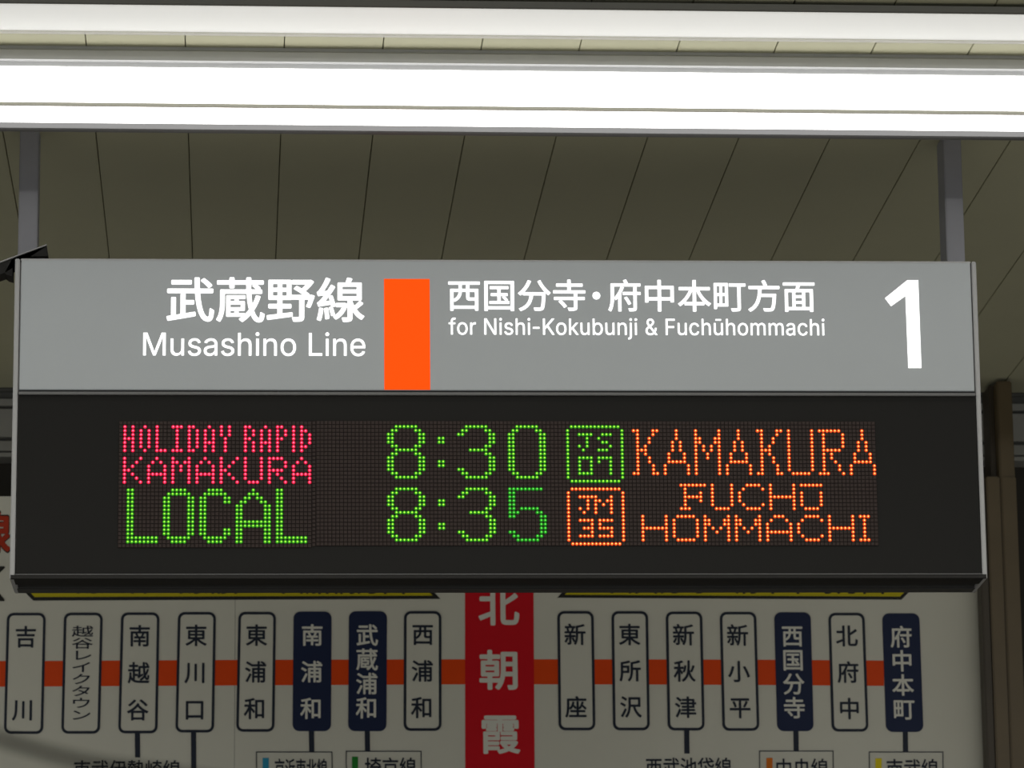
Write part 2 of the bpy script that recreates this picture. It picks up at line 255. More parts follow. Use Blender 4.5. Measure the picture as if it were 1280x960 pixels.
# halo round each lit chip, put into its epoxy body as weaker emission
M_sred = led_mat('led_red_halo', (1.0, 0.0, 0.055), 1.0)
M_sgreen = led_mat('led_green_halo', (0.07, 1.0, 0.0), 0.32)
M_sgreen2 = led_mat('led_pure_green_halo', (0.01, 1.0, 0.01), 0.26)
M_sorange = led_mat('led_orange_halo', (1.0, 0.075, 0.0), 0.95)
M_board = mat('white_map_board', (0.62, 0.61, 0.53), 0.5, noise=0.05, nscale=4, spec=0.15)
M_navy = mat('navy_print', (0.020, 0.026, 0.042), 0.5, spec=0.15)
M_navyfill = mat('navy_plate', (0.013, 0.021, 0.060), 0.5, spec=0.15)
M_print = mat('white_print', (0.68, 0.67, 0.60), 0.5, spec=0.15)
M_line = mat('orange_line_print', (0.75, 0.065, 0.004), 0.5, noise=0.05, spec=0.15)
M_red = mat('red_print', (0.60, 0.005, 0.014), 0.5, noise=0.04, spec=0.15)
M_title = mat('title_red_print', (0.42, 0.035, 0.012), 0.5, spec=0.15)
M_yellow = mat('yellow_print', (0.52, 0.44, 0.01), 0.5, spec=0.15)
M_blackprint = mat('black_print', (0.02, 0.02, 0.018), 0.5, spec=0.15)
M_tabblue = mat('sky_blue_print', (0.03, 0.28, 0.45), 0.5, spec=0.15)
M_tabgreen = mat('green_print', (0.02, 0.22, 0.03), 0.5, spec=0.15)
M_taborange = mat('orange_print', (0.65, 0.16, 0.01), 0.5, spec=0.15)
M_tabyellow = mat('lemon_print', (0.75, 0.60, 0.01), 0.5, spec=0.15)
M_brown = mat('brown_painted_steel', (0.100, 0.070, 0.030), 0.5, noise=0.12, nscale=12)
M_brown2 = mat('dark_brown_and_shaded_steel', (0.045, 0.034, 0.02), 0.55, noise=0.1, nscale=12)  # cladding paint, also the shade put on the shaft's side
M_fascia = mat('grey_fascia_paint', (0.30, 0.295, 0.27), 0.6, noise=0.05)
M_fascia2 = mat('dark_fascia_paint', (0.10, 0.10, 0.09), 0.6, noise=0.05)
M_darkwall = mat('dark_wall', (0.022, 0.018, 0.012), 0.8, noise=0.1)
M_floor = mat('platform_floor', (0.40, 0.385, 0.36), 0.7, noise=0.1, nscale=3)
M_cable = mat('dark_cable', (0.006, 0.006, 0.004), 1.0, spec=0.0)

# ------------------------------------------------------------------ floor, ceiling, back wall
HC = 2.33
FLOOR_Z = -1.55
tag(link('floor', box(-6, 8, -3, 10.6, FLOOR_Z-0.1, FLOOR_Z), M_floor), kind='structure')
ceiling = tag(link('ceiling', box(-6, 8, -3, 10.0, HC+0.012, HC+0.10), M_joint), kind='structure')
PW = 0.075919*HC; PX0 = -0.115789*HC
rng = random.Random(3)
pm = None
for i in range(-12, 26):
    if pm is None:
        o = link('ceiling_panel', box(0.0008, PW-0.0008, 0, 13.0, 0, 0.012, bev=0.001), M_ceil, ceiling)
        pm = o.data
    else:
        o = link('ceiling_panel', pm, None, ceiling)
    o.location = (PX0+i*PW, -3.0, HC)
# back wall with its mouldings
YB = 10.0
def zb(v, Y=YB, u=1262): return on_y(u, v, Y).z
wall = tag(link('wall_back', box(-6, 8, YB+0.12, YB+0.3, FLOOR_Z, HC+0.1), M_darkwall), kind='structure')
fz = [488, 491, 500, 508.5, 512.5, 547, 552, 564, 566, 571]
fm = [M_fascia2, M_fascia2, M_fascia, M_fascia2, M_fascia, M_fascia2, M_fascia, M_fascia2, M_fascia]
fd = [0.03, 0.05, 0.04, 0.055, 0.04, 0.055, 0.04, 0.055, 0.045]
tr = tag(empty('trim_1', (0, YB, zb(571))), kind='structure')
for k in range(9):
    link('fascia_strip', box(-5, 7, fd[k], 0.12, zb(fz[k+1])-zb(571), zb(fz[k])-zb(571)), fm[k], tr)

# ------------------------------------------------------------------ bright linear luminaire
XL, XR = -3.0, 4.2
xm = on_y(640, 100, 7.3).x
def yz(v, Y=None, Z=None):               # (y, z) seen at image row v in the middle of the frame
    p = on_y(640, v, Y) if Y is not None else on_z(640, v, Z)
    return p.y, p.z
YF = yz(64, Z=HC)[0]                     # near face
z71, z82, z88, z135, z138 = [yz(v, Y=YF)[1] for v in (71, 82, 88, 134.5, 138)]
ZB = z138 - 0.002
YE = yz(158.5, Z=ZB)[0]
lum = tag(empty('linear_luminaire', ((XL+XR)/2, (YF+YE)/2, HC)), 'continuous grey ceiling luminaire with two overexposed white diffusers, directly above the departure board', 'light', 'linear luminaires')
c0 = Vector(lum.location)
def lpart(name, pts, m, x0=XL, x1=XR):
    return link(name, extrude_profile([(y-c0.y, z-c0.z) for y, z in pts], x0-c0.x, x1-c0.x), m, lum)
YL = YE+0.006
yl2, zl2 = yz(170, Z=ZB-0.012)
lpart('housing', [(YF, HC), (YF-0.004, HC), (YF-0.004, z71), (YF+0.004, z71-0.001), (YF+0.004, z88), (YF+0.02, z88), (YF+0.02, ZB+0.012), (YL+0.012, ZB+0.012), (YL+0.03, HC)], M_house)
lpart('trim_rail', [(YF-0.010, z71+0.001), (YF-0.006, z71+0.004), (YF+0.004, z71+0.004), (YF+0.004, z82), (YF-0.010, z82)], M_house)
lpart('front_diffuser', [(YF+0.0035, z88), (YF-0.002, z88-0.005), (YF-0.002, z135), (YF+0.018, z135), (YF+0.018, z88)], M_lamp)
lpart('divider_strip', [(YF-0.007, z135), (YF-0.007, z138), (YF+0.0, z138-0.001), (YF+0.018, z138), (YF+0.018, z135)], M_print)
lpart('bottom_diffuser', [(YF-0.001, ZB), (YF-0.001, ZB+0.0015), (YF+0.02, ZB+0.010), (YE, ZB+0.010), (YE, ZB)], M_lamp)
lpart('rear_lip', [(YE+0.0005, ZB+0.010), (YE+0.0005, ZB-0.010), (YE+0.004, ZB-0.012), (yl2, ZB-0.012), (yl2, ZB+0.0), (YL+0.012, ZB+0.0115)], M_lip)

# dimmer batten nearer the camera
zb2 = 2.31
Y0 = yz(12, Z=zb2)[0]; Y1 = yz(47.5, Z=zb2)[0]; z3 = yz(3, Y=Y0)[1]
lm2 = tag(empty('linear_luminaire', ((XL+XR)/2, (Y0+Y1)/2, HC)), 'dimmer pale white ceiling batten at the top edge, nearer than the glaring luminaire', 'light', 'linear luminaires')
c0 = Vector(lm2.location); lum = lm2
lpart('housing', [(Y0, zb2+0.001), (Y0-0.006, zb2+0.002), (Y0-0.006, z3), (Y0+0.02, z3), (Y0+0.02, HC), (Y1-0.02, HC), (Y1-0.01, zb2+0.004), (Y0, zb2+0.004)], M_fascia2)
lpart('diffuser', [(Y0, zb2+0.004), (Y0, zb2+0.0005), (Y0+0.003, zb2), (Y1-0.016, zb2-0.0005), (Y1-0.016, zb2+0.004)], M_dim)
lpart('edge_rail', [(Y1-0.0155, zb2+0.003), (Y1-0.0155, zb2-0.002), (Y1, zb2-0.0015), (Y1, zb2+0.004)], M_print)

# ------------------------------------------------------------------ departure sign
sign = tag(empty('departure_sign', S_LOC, SA), 'wide hanging station departure board with grey header and LED times', 'sign')
DEP = 0.145                                # body depth
def S(u, v): return on_sign(u, v)
x_l = S(24.6, 400)[0]; x_r = S(1216, 400)[0]
z_hs = (S(300, 487)[1]+S(1000, 488.5)[1])/2
z_h2 = z_hs-(3.2*0.0015)
z_db = (S(100, 720.5)[1]+S(1100, 716.5)[1])/2
xl0, xr0 = -SW/2, SW/2
link('body', box(x_l-0.001, x_r+0.001, 0.012, DEP, 0.03, SH-0.004), M_alu, sign)
header = link('header_panel', box(x_l+0.0015, x_r-0.0015, 0.0, 0.012, z_hs, SH-0.003, bev=0.001), M_head, sign)
link('top_cap', box(x_l, x_r, 0.0005, DEP, SH-0.004, SH, bev=0.0008), M_alu, sign)
for a, b in ((xl0, x_l-0.0015), (x_r+0.0015, xr0)):
    link('side_frame', box(a, b, 0.001, DEP, -0.002, SH, bev=0.0015), M_alu, sign)
link('ledge', box(x_l, x_r, -0.004, 0.012, z_h2-0.0055, z_h2, bev=0.0008), M_trimgrey, sign)
link('joint', box(x_l, x_r, 0.006, 0.012, z_h2, z_hs), M_black, sign)
disp = link('display_window', box(x_l, x_r, 0.004, 0.012, z_db, z_h2-0.0055), M_glass, sign)
zu = (S(100, 725.6)[1]+S(1100, 721.6)[1])/2
link('lower_edge', extrude_profile([(-0.003, z_db+0.0002), (-0.003, z_db+0.0014), (0.004, z_db+0.0014), (0.004, z_db+0.0002)], x_l, x_r), M_trimgrey, sign)
link('lower_rail', extrude_profile([(-0.002, z_db), (-0.002, zu+0.001), (0.0, zu), (0.055, zu), (0.055, zu+0.012), (0.012, z_db)], xl0+0.002, xr0-0.002), M_bracket, sign)
link('underside_groove', box(xl0+0.004, xr0-0.004, 0.055, 0.10, zu+0.006, 0.03), M_black, sign)
link('underside_rear_rail', box(xl0+0.004, xr0-0.004, 0.10, DEP, zu, 0.02, bev=0.003), M_dkmetal, sign)

# header lettering, backlit
def sq(chars, u0, v0, u1, v1, ins=0.0):
    a = S(u0, v1); b = S(u1, v0); return fit_string(chars, a[0], a[1], b[0], b[1], ins)
yh = -0.0006
B1, B2, B3, B4 = 0.0014, 0.00012, 0.0008, 0.0002
lettering('character', sq(kstring('武蔵野線'), 207.8, 347.0, 455.6, 403.0, B1), yh, M_white, header, bold=B1)
lettering('letter', sq(lstring('Musashino Line'), 178.8, 415.6, 456.6, 444.9, B2), yh, M_white, header, bold=B2)
dot = [(0, 0)] + [(math.cos(a*math.pi/12), math.sin(a*math.pi/12)) for a in range(24)], [(0, 1+i, 1+(i+1) % 24) for i in range(24)]
lettering('character', sq(kstring('西国分寺'), 560.4, 349.6, 731.4, 388.9, B3)+sq(kstring('府中本町方面'), 760.2, 350.0, 1017.9, 389.6, B3), yh, M_white, header, bold=B3)
lettering('middle_dot', sq([dot], 740.6, 364.8, 750.3, 374.4), yh, M_white, header)
lettering('letter', sq(lstring('for Nishi-Kokubunji & Fuchūhommachi', track=6), 560.9, 398.2, 1030.3, 424.0, B4), yh, M_white, header, bold=B4)
one = [(845, 120), (886, 120), (898, 447), (849, 447), (838.5, 179), (785, 217), (762, 187)]
pts = [S(850+a/2.976, 310+b/2.976) for a, b in one]
link('platform_number', prism(pts, -0.001, 0.0005), M_white, header)
a = S(480.4, 486.9); b = S(537.0, 348.8)
link('line_colour_stripe', box(a[0], b[0], -0.0006, 0.0005, z_hs+0.0005, b[1]), M_orange, header)

# ---- LED modules
A5 = ["..X..", ".X.X.", "X...X", "X...X", "XXXXX", "X...X", "X...X"]
K5 = ["X...X", "X..X.", "X.X..", "XX...", "X.X..", "X..X.", "X...X"]
M5 = ["X...X", "XX.XX", "X.X.X", "X.X.X", "X...X", "X...X", "X...X"]
U5 = ["X...X"]*6+[".XXX."]
R5 = ["XXXX.", "X...X", "X...X", "XXXX.", "X.X..", "X..X.", "X...X"]
F3 = {'H': ["X.X"]*3+["XXX"]+["X.X"]*3, 'O': [".X."]+["X.X"]*5+[".X."], 'L': ["X.."]*6+["XXX"], 'I': ["XXX"]+[".X."]*5+["XXX"],
      'D': ["XX."]+["X.X"]*5+["XX."], 'A': [".X.", "X.X", "X.X", "X.X", "XXX", "X.X", "X.X"], 'Y': ["X.X"]*3+[".X."]*4,
      'R': ["XX.", "X.X", "X.X", "XX.", "X.X", "X.X", "X.X"], 'P': ["XX.", "X.X", "X.X", "XX.", "X..", "X..", "X.."],
      'i': ["X"]*7, 'd': ["X..", "XX.", "X.X", "X.X", "X.X", "XX.", "X.."]}
BL = ["XX......"]*12+["XXXXXXXX"]*2
BO = ["..XXXX..", ".XXXXXX."]+["XX....XX"]*10+[".XXXXXX.", "..XXXX.."]
BC = ["..XXXX..", ".XXXXXX."]+["XX....XX"]*2+["XX......"]*6+["XX....XX"]*2+[".XXXXXX.", "..XXXX.."]
BA = ["....X....", "...XXX...", "..XX.XX..", ".XX...XX."]+["XX.....XX"]*4+["XXXXXXXXX"]*2+["XX.....XX"]*4
s0, s1, s2 = "..XXXXXX..", ".XX....XX.", "XX......XX"
N8 = [s0, s1, s2, s2, s2, s1, s0, s1, s2, s2, s2, s2, s1, s0]
r1 = "........XX"
N3 = [s0, s1, s2, r1, r1, ".......XX.", "...XXXXX..", ".......XX.", r1, r1, r1, s2, s1, s0]
N0 = [s0, s1]+[s2]*10+[s1, s0]
N5 = ["XXXXXXXXX."]+["XX........"]*4+["XX.XXXXX..", "XXX....XX.", s2, r1, r1, r1, s2, s1, s0]
NC = ["..", "..", "..", "XX", "XX", "..", "..", "..", "..", "XX", "XX"]
def pat(n, rows):
    return [''.join('X' if c in r else '.' for c in range(n)) for r in rows]
ALL6 = [0, 6]
bord = [list(range(1, 14))]+[[0, 14] for _ in range(13)]+[list(range(1, 14))]
def icon(ins):
    b = [list(r) for r in bord]
    for r, cs in ins.items(): b[r] += cs
    return pat(15, b)
IC1 = icon({2: [3, 4, 5, 6, 9, 10, 11], 3: [5, 8], 4: [5, 9, 10], 5: [3, 5, 11], 6: [4, 8, 9, 10], 8: [3, 4, 5, 6, 8, 9, 10, 11], 9: [3, 6, 8, 11], 10: [3, 6, 11], 11: [3, 6, 11], 12: [3, 4, 5, 6, 11]})
IC2 = icon({2: [3, 4, 5, 6, 7, 11], 3: [5, 7, 8, 10, 11], 4: [5, 7, 9, 11], 5: [3, 5, 7, 11], 6: [4, 7, 11], 8: [3, 4, 5, 6, 8, 9, 10, 11], 9: [6, 8], 10: [4, 5, 6, 8, 9, 10, 11], 11: [6, 11], 12: [3, 4, 5, 6, 8, 9, 10, 11]})
GK = pat(7, [[0, 1, 5, 6], [1, 5], [1, 4], [1, 4], [1, 3], [1, 2, 3], [1, 3], [1, 4], [1, 4], [1, 5], [1, 5], [0, 1, 5, 6]])
GA = pat(7, [[3], [3], [3], [2, 4], [2, 4], [2, 4], [1, 5], [1, 5], [1, 2, 3, 4, 5], ALL6, ALL6, ALL6])
GM = pat(7, [[0, 6], [0, 6], [0, 1, 5, 6], [0, 1, 5, 6], [0, 2, 4, 6], [0, 2, 4, 6], [0, 3, 6], [0, 3, 6]]+[ALL6]*4)
GU = pat(7, [ALL6]*11+[[1, 2, 3, 4, 5]])
GR = pat(7, [[0, 1, 2, 3, 4, 5], [1, 6], [1, 6], [1, 6], [1, 6], [1, 2, 3, 4, 5], [1, 3], [1, 3], [1, 4], [1, 5], [1, 5], [0, 1, 2, 6]])
WF = pat(7, [range(7), [1], [1, 5], [1, 2, 3, 4, 5], [1, 5], [1], [0, 1, 2]])
WU = pat(6, [[0, 5]]*6+[[1, 2, 3, 4]])
WC = pat(7, [[2, 3, 4, 5], [1, 6], [0], [0], [0], [1, 6], [2, 3, 4, 5]])
WH = pat(7, [ALL6]*3+[range(7)]+[ALL6]*3)
WUM = pat(6, [range(6), [], [0, 5], [0, 5], [0, 5], [0, 5], [1, 2, 3, 4]])
WO = pat(7, [[1, 2, 3, 4, 5]]+[ALL6]*5+[[1, 2, 3, 4, 5]])
WM = pat(7, [ALL6, [0, 1, 5, 6], [0, 1, 5, 6], [0, 2, 4, 6], [0, 3, 6], ALL6, ALL6])
WA = pat(7, [[2, 3, 4], [1, 5], ALL6, ALL6, range(7), ALL6, ALL6])
WI = ["XXX"]+[".X."]*5+["XXX"]
TEXTS = [('led_words', M_lred, 'magenta-red LED words HOLIDAY RAPID KAMAKURA', [(F3['H'], 1, 1), (F3['O'], 5, 1), (F3['L'], 9, 1), (F3['I'], 13, 1), (F3['D'], 17, 1), (F3['A'], 21, 1), (F3['Y'], 25, 1),
            (F3['R'], 31, 1), (F3['A'], 35, 1), (F3['P'], 39, 1), (F3['i'], 43, 1), (F3['d'], 45, 1),
            (K5, 1, 9), (A5, 7, 9), (M5, 13, 9), (A5, 19, 9), (K5, 25, 9), (U5, 31, 9), (R5, 37, 9), (A5, 43, 9)]),
         ('led_words', M_lgreen, 'green LED word LOCAL', [(BL, 2, 17), (BO, 11, 17), (BC, 20, 17), (BA, 29, 17), (BL, 39, 17)]),
         ('led_time', M_lgreen2, 'green LED time 8:30', [(N8, 66, 1), (NC, 79, 1), (N3, 84, 1), (N0, 97, 1)]),
         ('led_time', M_lgreen2, 'green LED time 8:35', [(N8, 66, 17), (NC, 79, 17), (N3, 84, 17)]),
         ('led_time', M_lgreen3, 'greener LED final digit 5', [(N5, 97, 17)]),
         ('led_station_code', M_lgreen2, 'green LED rounded box reading JS 07', [(IC1, 112, 1)]),
         ('led_station_code', M_lorange, 'orange LED rounded box reading JM 35', [(IC2, 112, 17)]),
         ('led_words', M_lorange, 'orange LED word KAMAKURA', [(GK, 129, 2), (GA, 137, 2), (GM, 145, 2), (GA, 153, 2), (GK, 161, 2), (GU, 169, 2), (GR, 177, 2), (GA, 185, 2)]),
         ('led_words', M_lorange, 'orange LED words FUCHŪ HOMMACHI', [(WF, 141, 16), (WU, 149, 16), (WC, 156, 16), (WH, 164, 16), (WUM, 172, 16),
            (WH, 131, 24), (WO, 139, 24), (WM, 147, 24), (WM, 155, 24), (WA, 163, 24), (WC, 171, 24), (WH, 179, 24), (WI, 187, 24)])]
SKIRT = {'led_red': M_sred, 'led_green': M_sgreen, 'led_yellow_green': M_sgreen, 'led_pure_green': M_sgreen2, 'led_orange': M_sorange}
pa, pb = S(156.2, 533.2), S(381.9, 676.9)
qa, qb = S(485.5, 532.9), S(1086.2, 674.6)
def led(c, r):
    if c < 48:
        return pa[0]+(c-1)*(pb[0]-pa[0])/45, pa[1]+(r-1)*(pb[1]-pa[1])/29
    return qa[0]+(c-66)*(qb[0]-qa[0])/123, qa[1]+(r-1)*(qb[1]-qa[1])/29
def add_dot(bm, x, z, y0, h, r, n=6, skirt=False):
    ph = math.pi/4 if n == 4 else 0.5
    a = [bm.verts.new((x+r*math.cos(k*2*math.pi/n+ph), y0, z+r*math.sin(k*2*math.pi/n+ph))) for k in range(n)]
    b = [bm.verts.new((x+r*(.37 if skirt else .9)*math.cos(k*2*math.pi/n+ph), y0-h, z+r*(.37 if skirt else .9)*math.sin(k*2*math.pi/n+ph))) for k in range(n)]
    for k in range(n): bm.faces.new((a[k], b[k], b[(k+1) % n], a[(k+1) % n])).material_index = 1 if skirt else 0
    bm.faces.new(b)
lit = set()
for nm, m, lab, gl in TEXTS:
    for g, c0_, r0_ in gl:
        for i, row in enumerate(g):
            for j, ch in enumerate(row):
                if ch == 'X': lit.add((c0_+j, r0_+i))
for (c0_, c1_) in ((0, 47), (48, 191)):
    xa, za = led(c0_, 0); xb, zb_ = led(c1_, 31); h = 0.0037
    mod = link('led_module', box(xa-h if c0_ == 0 else xprev+0.0001, xb+h, 0.002, 0.0055, zb_-h, za+h), M_ledbase, sign)
    bm = bmesh.new()
    for c in range(c0_, c1_+1):
        for r in range(32):
            if (c, r) not in lit:
                x, z = led(c, r); add_dot(bm, x, z, 0.002, 0.0006, 0.0041, 4)
    xprev = xb+h
    if c0_ == 0:                          # spacer column at the joint of the two modules
        for r in range(32):
            p, q = led(47, r), led(48, r); add_dot(bm, (p[0]+q[0])/2, (p[1]+q[1])/2, 0.002, 0.0006, 0.0036, 4)
    o = link('unlit_leds', bm, M_ledoff, mod); o['kind'] = 'stuff'
    for nm, m, lab, gl in TEXTS:
        if (gl[0][1] < 48) != (c0_ == 0): continue
        bm = bmesh.new()
        for g, ca, ra in gl:
            for i, row in enumerate(g):
                for j, ch in enumerate(row):
                    if ch == 'X':
                        x, z = led(ca+j, ra+i); add_dot(bm, x, z, 0.002, 0.0020, LEDR, 6, True)
        o = link(nm, bm, m, mod); o.data.materials.append(SKIRT[m.name]); o['kind'] = 'stuff'; o['label'] = lab

# hangers
for u0, u1, vt in ((22.6, 46.5, 300), (1183.5, 1206, 310)):
    Yp = 7.80
    xa = on_y(u0, vt, Yp).x; xb = on_y(u1, vt, Yp).x
    o = link('hanger_post', box(xa-SCX, xb-SCX, Yp-SD, Yp-SD+0.075, SH-0.12, HC-S_LOC.z-0.001, bev=0.002), M_post, sign)
    o.matrix_parent_inverse = Matrix.Rotation(-SA, 4, 'Z')
# slanted bracket at the top-left corner, bolted to the hanger
YK = 7.735
k = [on_y(u, v, YK) for u, v in ((-70, 355), (58.5, 307.5), (60.5, 320.3), (20, 320.3), (15.8, 322), (15.6, 345.5), (10, 344), (6, 341), (-70, 368))]
def world_part(name, bm, m):
    o = link(name, bm, m, sign); o.matrix_parent_inverse = (Matrix.Translation(S_LOC) @ Matrix.Rotation(SA, 4, 'Z')).inverted(); return o
br = world_part('support_bracket', prism([(p.x, p.z) for p in k], YK, YK+0.05), M_bracket)
br['label'] = 'dark slanted steel bracket at the top left corner'
e = [on_y(u, v, YK) for u, v in ((-70, 355), (58.5, 307.5), (58.5, 306.2), (-70, 353.6))]
ef = link('edge_flange', prism([(p.x, p.z) for p in e], YK-0.006, YK+0.05), M_alu, br)
world_part('bracket_arm', box(k[0].x-0.03, k[0].x, YK, YK+0.05, k[0].z-0.03, HC-0.001), M_dkmetal)

# ------------------------------------------------------------------ route map board behind the sign
YM = 9.93
B0 = on_y(640, 960, YM)
board = tag(empty('route_map_board', (0, YM, 0)), 'large white railway route map board with an orange line, behind the departure board', 'sign')
def P(u, v): p = on_y(u, v, YM); return p.x, p.z
zt_ = P(8, 620.5)[1]; zbt = P(640, 1120)[1]
xs = P(-260, 800)[0]; xj = P(293.5, 850)[0]; xe0 = P(1223.2, 740); xe1 = P(1232.8, 960)
sl = (xe1[0]-xe0[0])/(xe1[1]-xe0[1])
xr_t = xe0[0]; xr_b = xe0[0]
link('panel', box(xs, xj-0.0004, 0, 0.025, zbt, zt_), M_board, board)
link('panel', box(xj+0.0004, xe0[0]+sl*(0), 0, 0.025, zbt, zt_), M_board, board)
def quad_prism(pxs, y0, y1): return prism([P(*q) for q in pxs], y0, y1)
# orange line
lnu = [(-120, 826.5, 858.8), (40, 826.3, 858.2), (300, 825, 856.8), (582, 824.2, 855.4)]
rnu = [(666, 824.2, 855.4), (800, 824.3, 855.6), (960, 824.8, 856.3), (1105, 825.8, 857.4)]
for seg in (lnu, rnu):
    top = [(u, a) for u, a, b in seg]; bot = [(u, b) for u, a, b in reversed(seg)]
    link('route_line', quad_prism(top+bot, -0.0008, 0.0005), M_line, board)
# red column with the station name
rc = link('current_station_column', quad_prism([(581, 640), (666, 640), (666.8, 740), (668.2, 960), (668.5, 1100), (581.8, 1100), (581.6, 960), (581.2, 740)], -0.0016, 0.0005), M_red, board)
def kanji(ch, u, v, w_, h_, off=0):
    vs, fs = text_tris(ch, 0, 4)
    x, z = P(u, v); sx = (P(u+w_/2, v)[0]-P(u-w_/2, v)[0]); sz = P(u, v-h_/2)[1]-P(u, v+h_/2)[1]
    return [(x+(a-0.5)*sx, z+(b-0.38)*sz) for a, b in vs], fs
lettering('character', [kanji('北', 623.2, 757.5, 52, 52, 0.030), kanji('朝', 624, 837.5, 52, 52, 0.026), kanji('霞', 625.2, 917.5, 52, 52, 0.020)], -0.0022, M_print, rc, 0.0006, bold=0.0022)
def rrect(corners, rad, n=5):             # rounded outline inside 4 px corners (tl, tr, br, bl)
    out = []
    for i in range(4):
        p0 = Vector(corners[i-1]); p = Vector(corners[i]); p2 = Vector(corners[(i+1) % 4])
        a = (p0-p).normalized()*rad; b = (p2-p).normalized()*rad
        for k in range(n+1):
            t = k/n; ang = t*math.pi/2
            out.append(p+a*(1-math.sin(ang))+b*(1-math.cos(ang)))
    return [(q.x, q.y) for q in out]
def ring(outer, inner, y0, y1):
    bm = bmesh.new(); n = len(outer)
    def L(pts, y): return [bm.verts.new((P(*q)[0], y, P(*q)[1])) for q in pts]
    a, b, c, d = L(outer, y0), L(inner, y0), L(outer, y1), L(inner, y1)
    for i in range(n):
        j = (i+1) % n
        bm.faces.new((a[i], a[j], b[j], b[i])); bm.faces.new((a[i], c[i], c[j], a[j])); bm.faces.new((b[i], b[j], d[j], d[i]))
        bm.faces.new((c[i], d[i], d[j], c[j]))
    return bm
STN = [('吉川', 8.7, 57.3, 4.8, 54, 766.2, 917.5, 32.2, 796.1, 28.7, 887.4, 0),
       ('越谷レイクタウン', 80, 128.6, 76.6, 125, 766, 917.2, 103.3, 789.3, 101.2, 893.8, 0),
       ('南越谷', 151.4, 199.5, 147.7, 196.9, 765.7, 916.8, 174.6, 795, 172.2, 887.4, 0),
       ('東川口', 222.5, 270, 219.2, 267.5, 765.2, 915.7, 245.2, 794.4, 243.2, 887, 0),
       ('東浦和', 298, 345, 295.2, 343, 765, 914.8, 320.7, 794.2, 318.5, 885.9, 0),
       ('南浦和', 367, 414.5, 365.7, 413.7, 764.6, 914, 390.2, 794, 389, 885.7, 1),
       ('武蔵浦和', 436.2, 483.7, 435.2, 483, 764.2, 914, 459, 794, 458.3, 885, 1),
       ('西浦和', 505, 551.7, 504.5, 551.8, 764, 913.7, 528.4, 793.2, 527.4, 884.6, 0),
       ('新座', 696.5, 742, 698.2, 744.2, 764, 913, 718.7, 793.3, 720, 883.9, 0),
       ('東所沢', 764.2, 810, 766.2, 812.2, 764.1, 913, 786.9, 793.4, 788.5, 883.8, 0),
       ('新秋津', 832, 877.7, 834.6, 880.8, 764.6, 913.2, 854.2, 793.7, 857, 884.3, 0),
       ('新小平', 899.5, 945.2, 903, 949.2, 765, 913.6, 921.8, 794.2, 925, 884.7, 0),
       ('西国分寺', 967.5, 1013.2, 971.5, 1017, 765.5, 914, 990.2, 795, 992.8, 885, 1),
       ('北府中', 1035.2, 1080.5, 1039.5, 1085.6, 766.2, 914.6, 1058.2, 795, 1061.6, 885.9, 0),
       ('府中本町', 1102.5, 1149, 1107.5, 1154.2, 766.8, 915, 1126.2, 796.2, 1129.6, 886.5, 1)]
for s, tl, tr_, bl, brr, vt, vb, cu0, cv0, cu1, cv1, navy in STN:
    outer = rrect([(tl, vt), (tr_, vt), (brr, vb), (bl, vb)], 8.5)
    t = 3.3
    ctr = [(tl+t, vt+t), (tr_-t, vt+t), (brr-t, vb-t), (bl+t, vb-t)]
    if navy:
        pl = link('station_plate', quad_prism(outer, -0.0022, 0.0005), M_navyfill, board); pl['label'] = 'solid navy interchange station plate'
    else:
        pl = link('station_plate', quad_prism(rrect(ctr, 5.6), -0.0015, 0.0005), M_board, board)
        link('outline', ring(outer, rrect(ctr, 5.6), -0.0022, 0.0005), M_navy, pl)
    n = len(s); trs = []
    for i, ch in enumerate(s):
        f = i/(n-1)
        h = 14.8 if n == 8 else 28.3
        trs.append(kanji(ch, cu0+(cu1-cu0)*f, cv0+(cv1-cv0)*f, 28, h, 0.012 if navy else 0.006))
    lettering('character', trs, -0.0026, M_print if navy else M_navy, pl, 0.0006, bold=0.0009 if navy else (0.0003 if n == 8 else 0.0009))
for u, v0, v1 in ((171.7, 916, 947), (242, 915, 1010), (389.3, 913, 939.5), (459, 913, 938.5), (858.3, 912.5, 942), (994.8, 913, 938.5), (1131.5, 914.5, 939.8)):
    link('connector_line', quad_prism([(u-3.2, v0), (u+3.2, v0), (u+3.6, v1), (u-2.8, v1)], -0.0019, 0.0005), M_navy, board)
# transfer line boxes along the bottom edge
def tbox(u0, u1, v0, tab, tm, txt, tu0, tu1, tv=947.5):
    v1 = 985
    o = link('transfer_box', ring([(u0, v0), (u1, v0), (u1+.5, v1), (u0+.5, v1)], [(u0+1, v0+1), (u1-1, v0+1), (u1-.5, v1-1), (u0+1.5, v1-1)], -0.0020, 0.0005), M_navy, board)
    link('line_colour_tab', quad_prism([(tab[0], tv-1), (tab[1], tv-1), (tab[1], v1-6), (tab[0], v1-6)], -0.0014, 0.0005), tm, o)
    a = P(tu0, tv+26); b = P(tu1, tv)
    lettering('character', fit_string(kstring(txt, 4), a[0], a[1], b[0], b[1]), -0.0016, M_navy, o, bold=0.0005)
tbox(320, 415.5, 939.6, (328.3, 336), M_tabblue, '京浜東北線', 343.5, 408.7, 948.5)
tbox(432.2, 526.8, 938.7, (440, 447.5), M_tabgreen, '埼京線', 456, 519.8, 947)
tbox(948.8, 1041.8, 938.4, (958, 965.6), M_taborange, '中央線', 971, 1034.5, 948.5)
tbox(1086, 1179, 939.6, (1094.2, 1102), M_tabyellow, '南武線', 1109, 1172, 949)
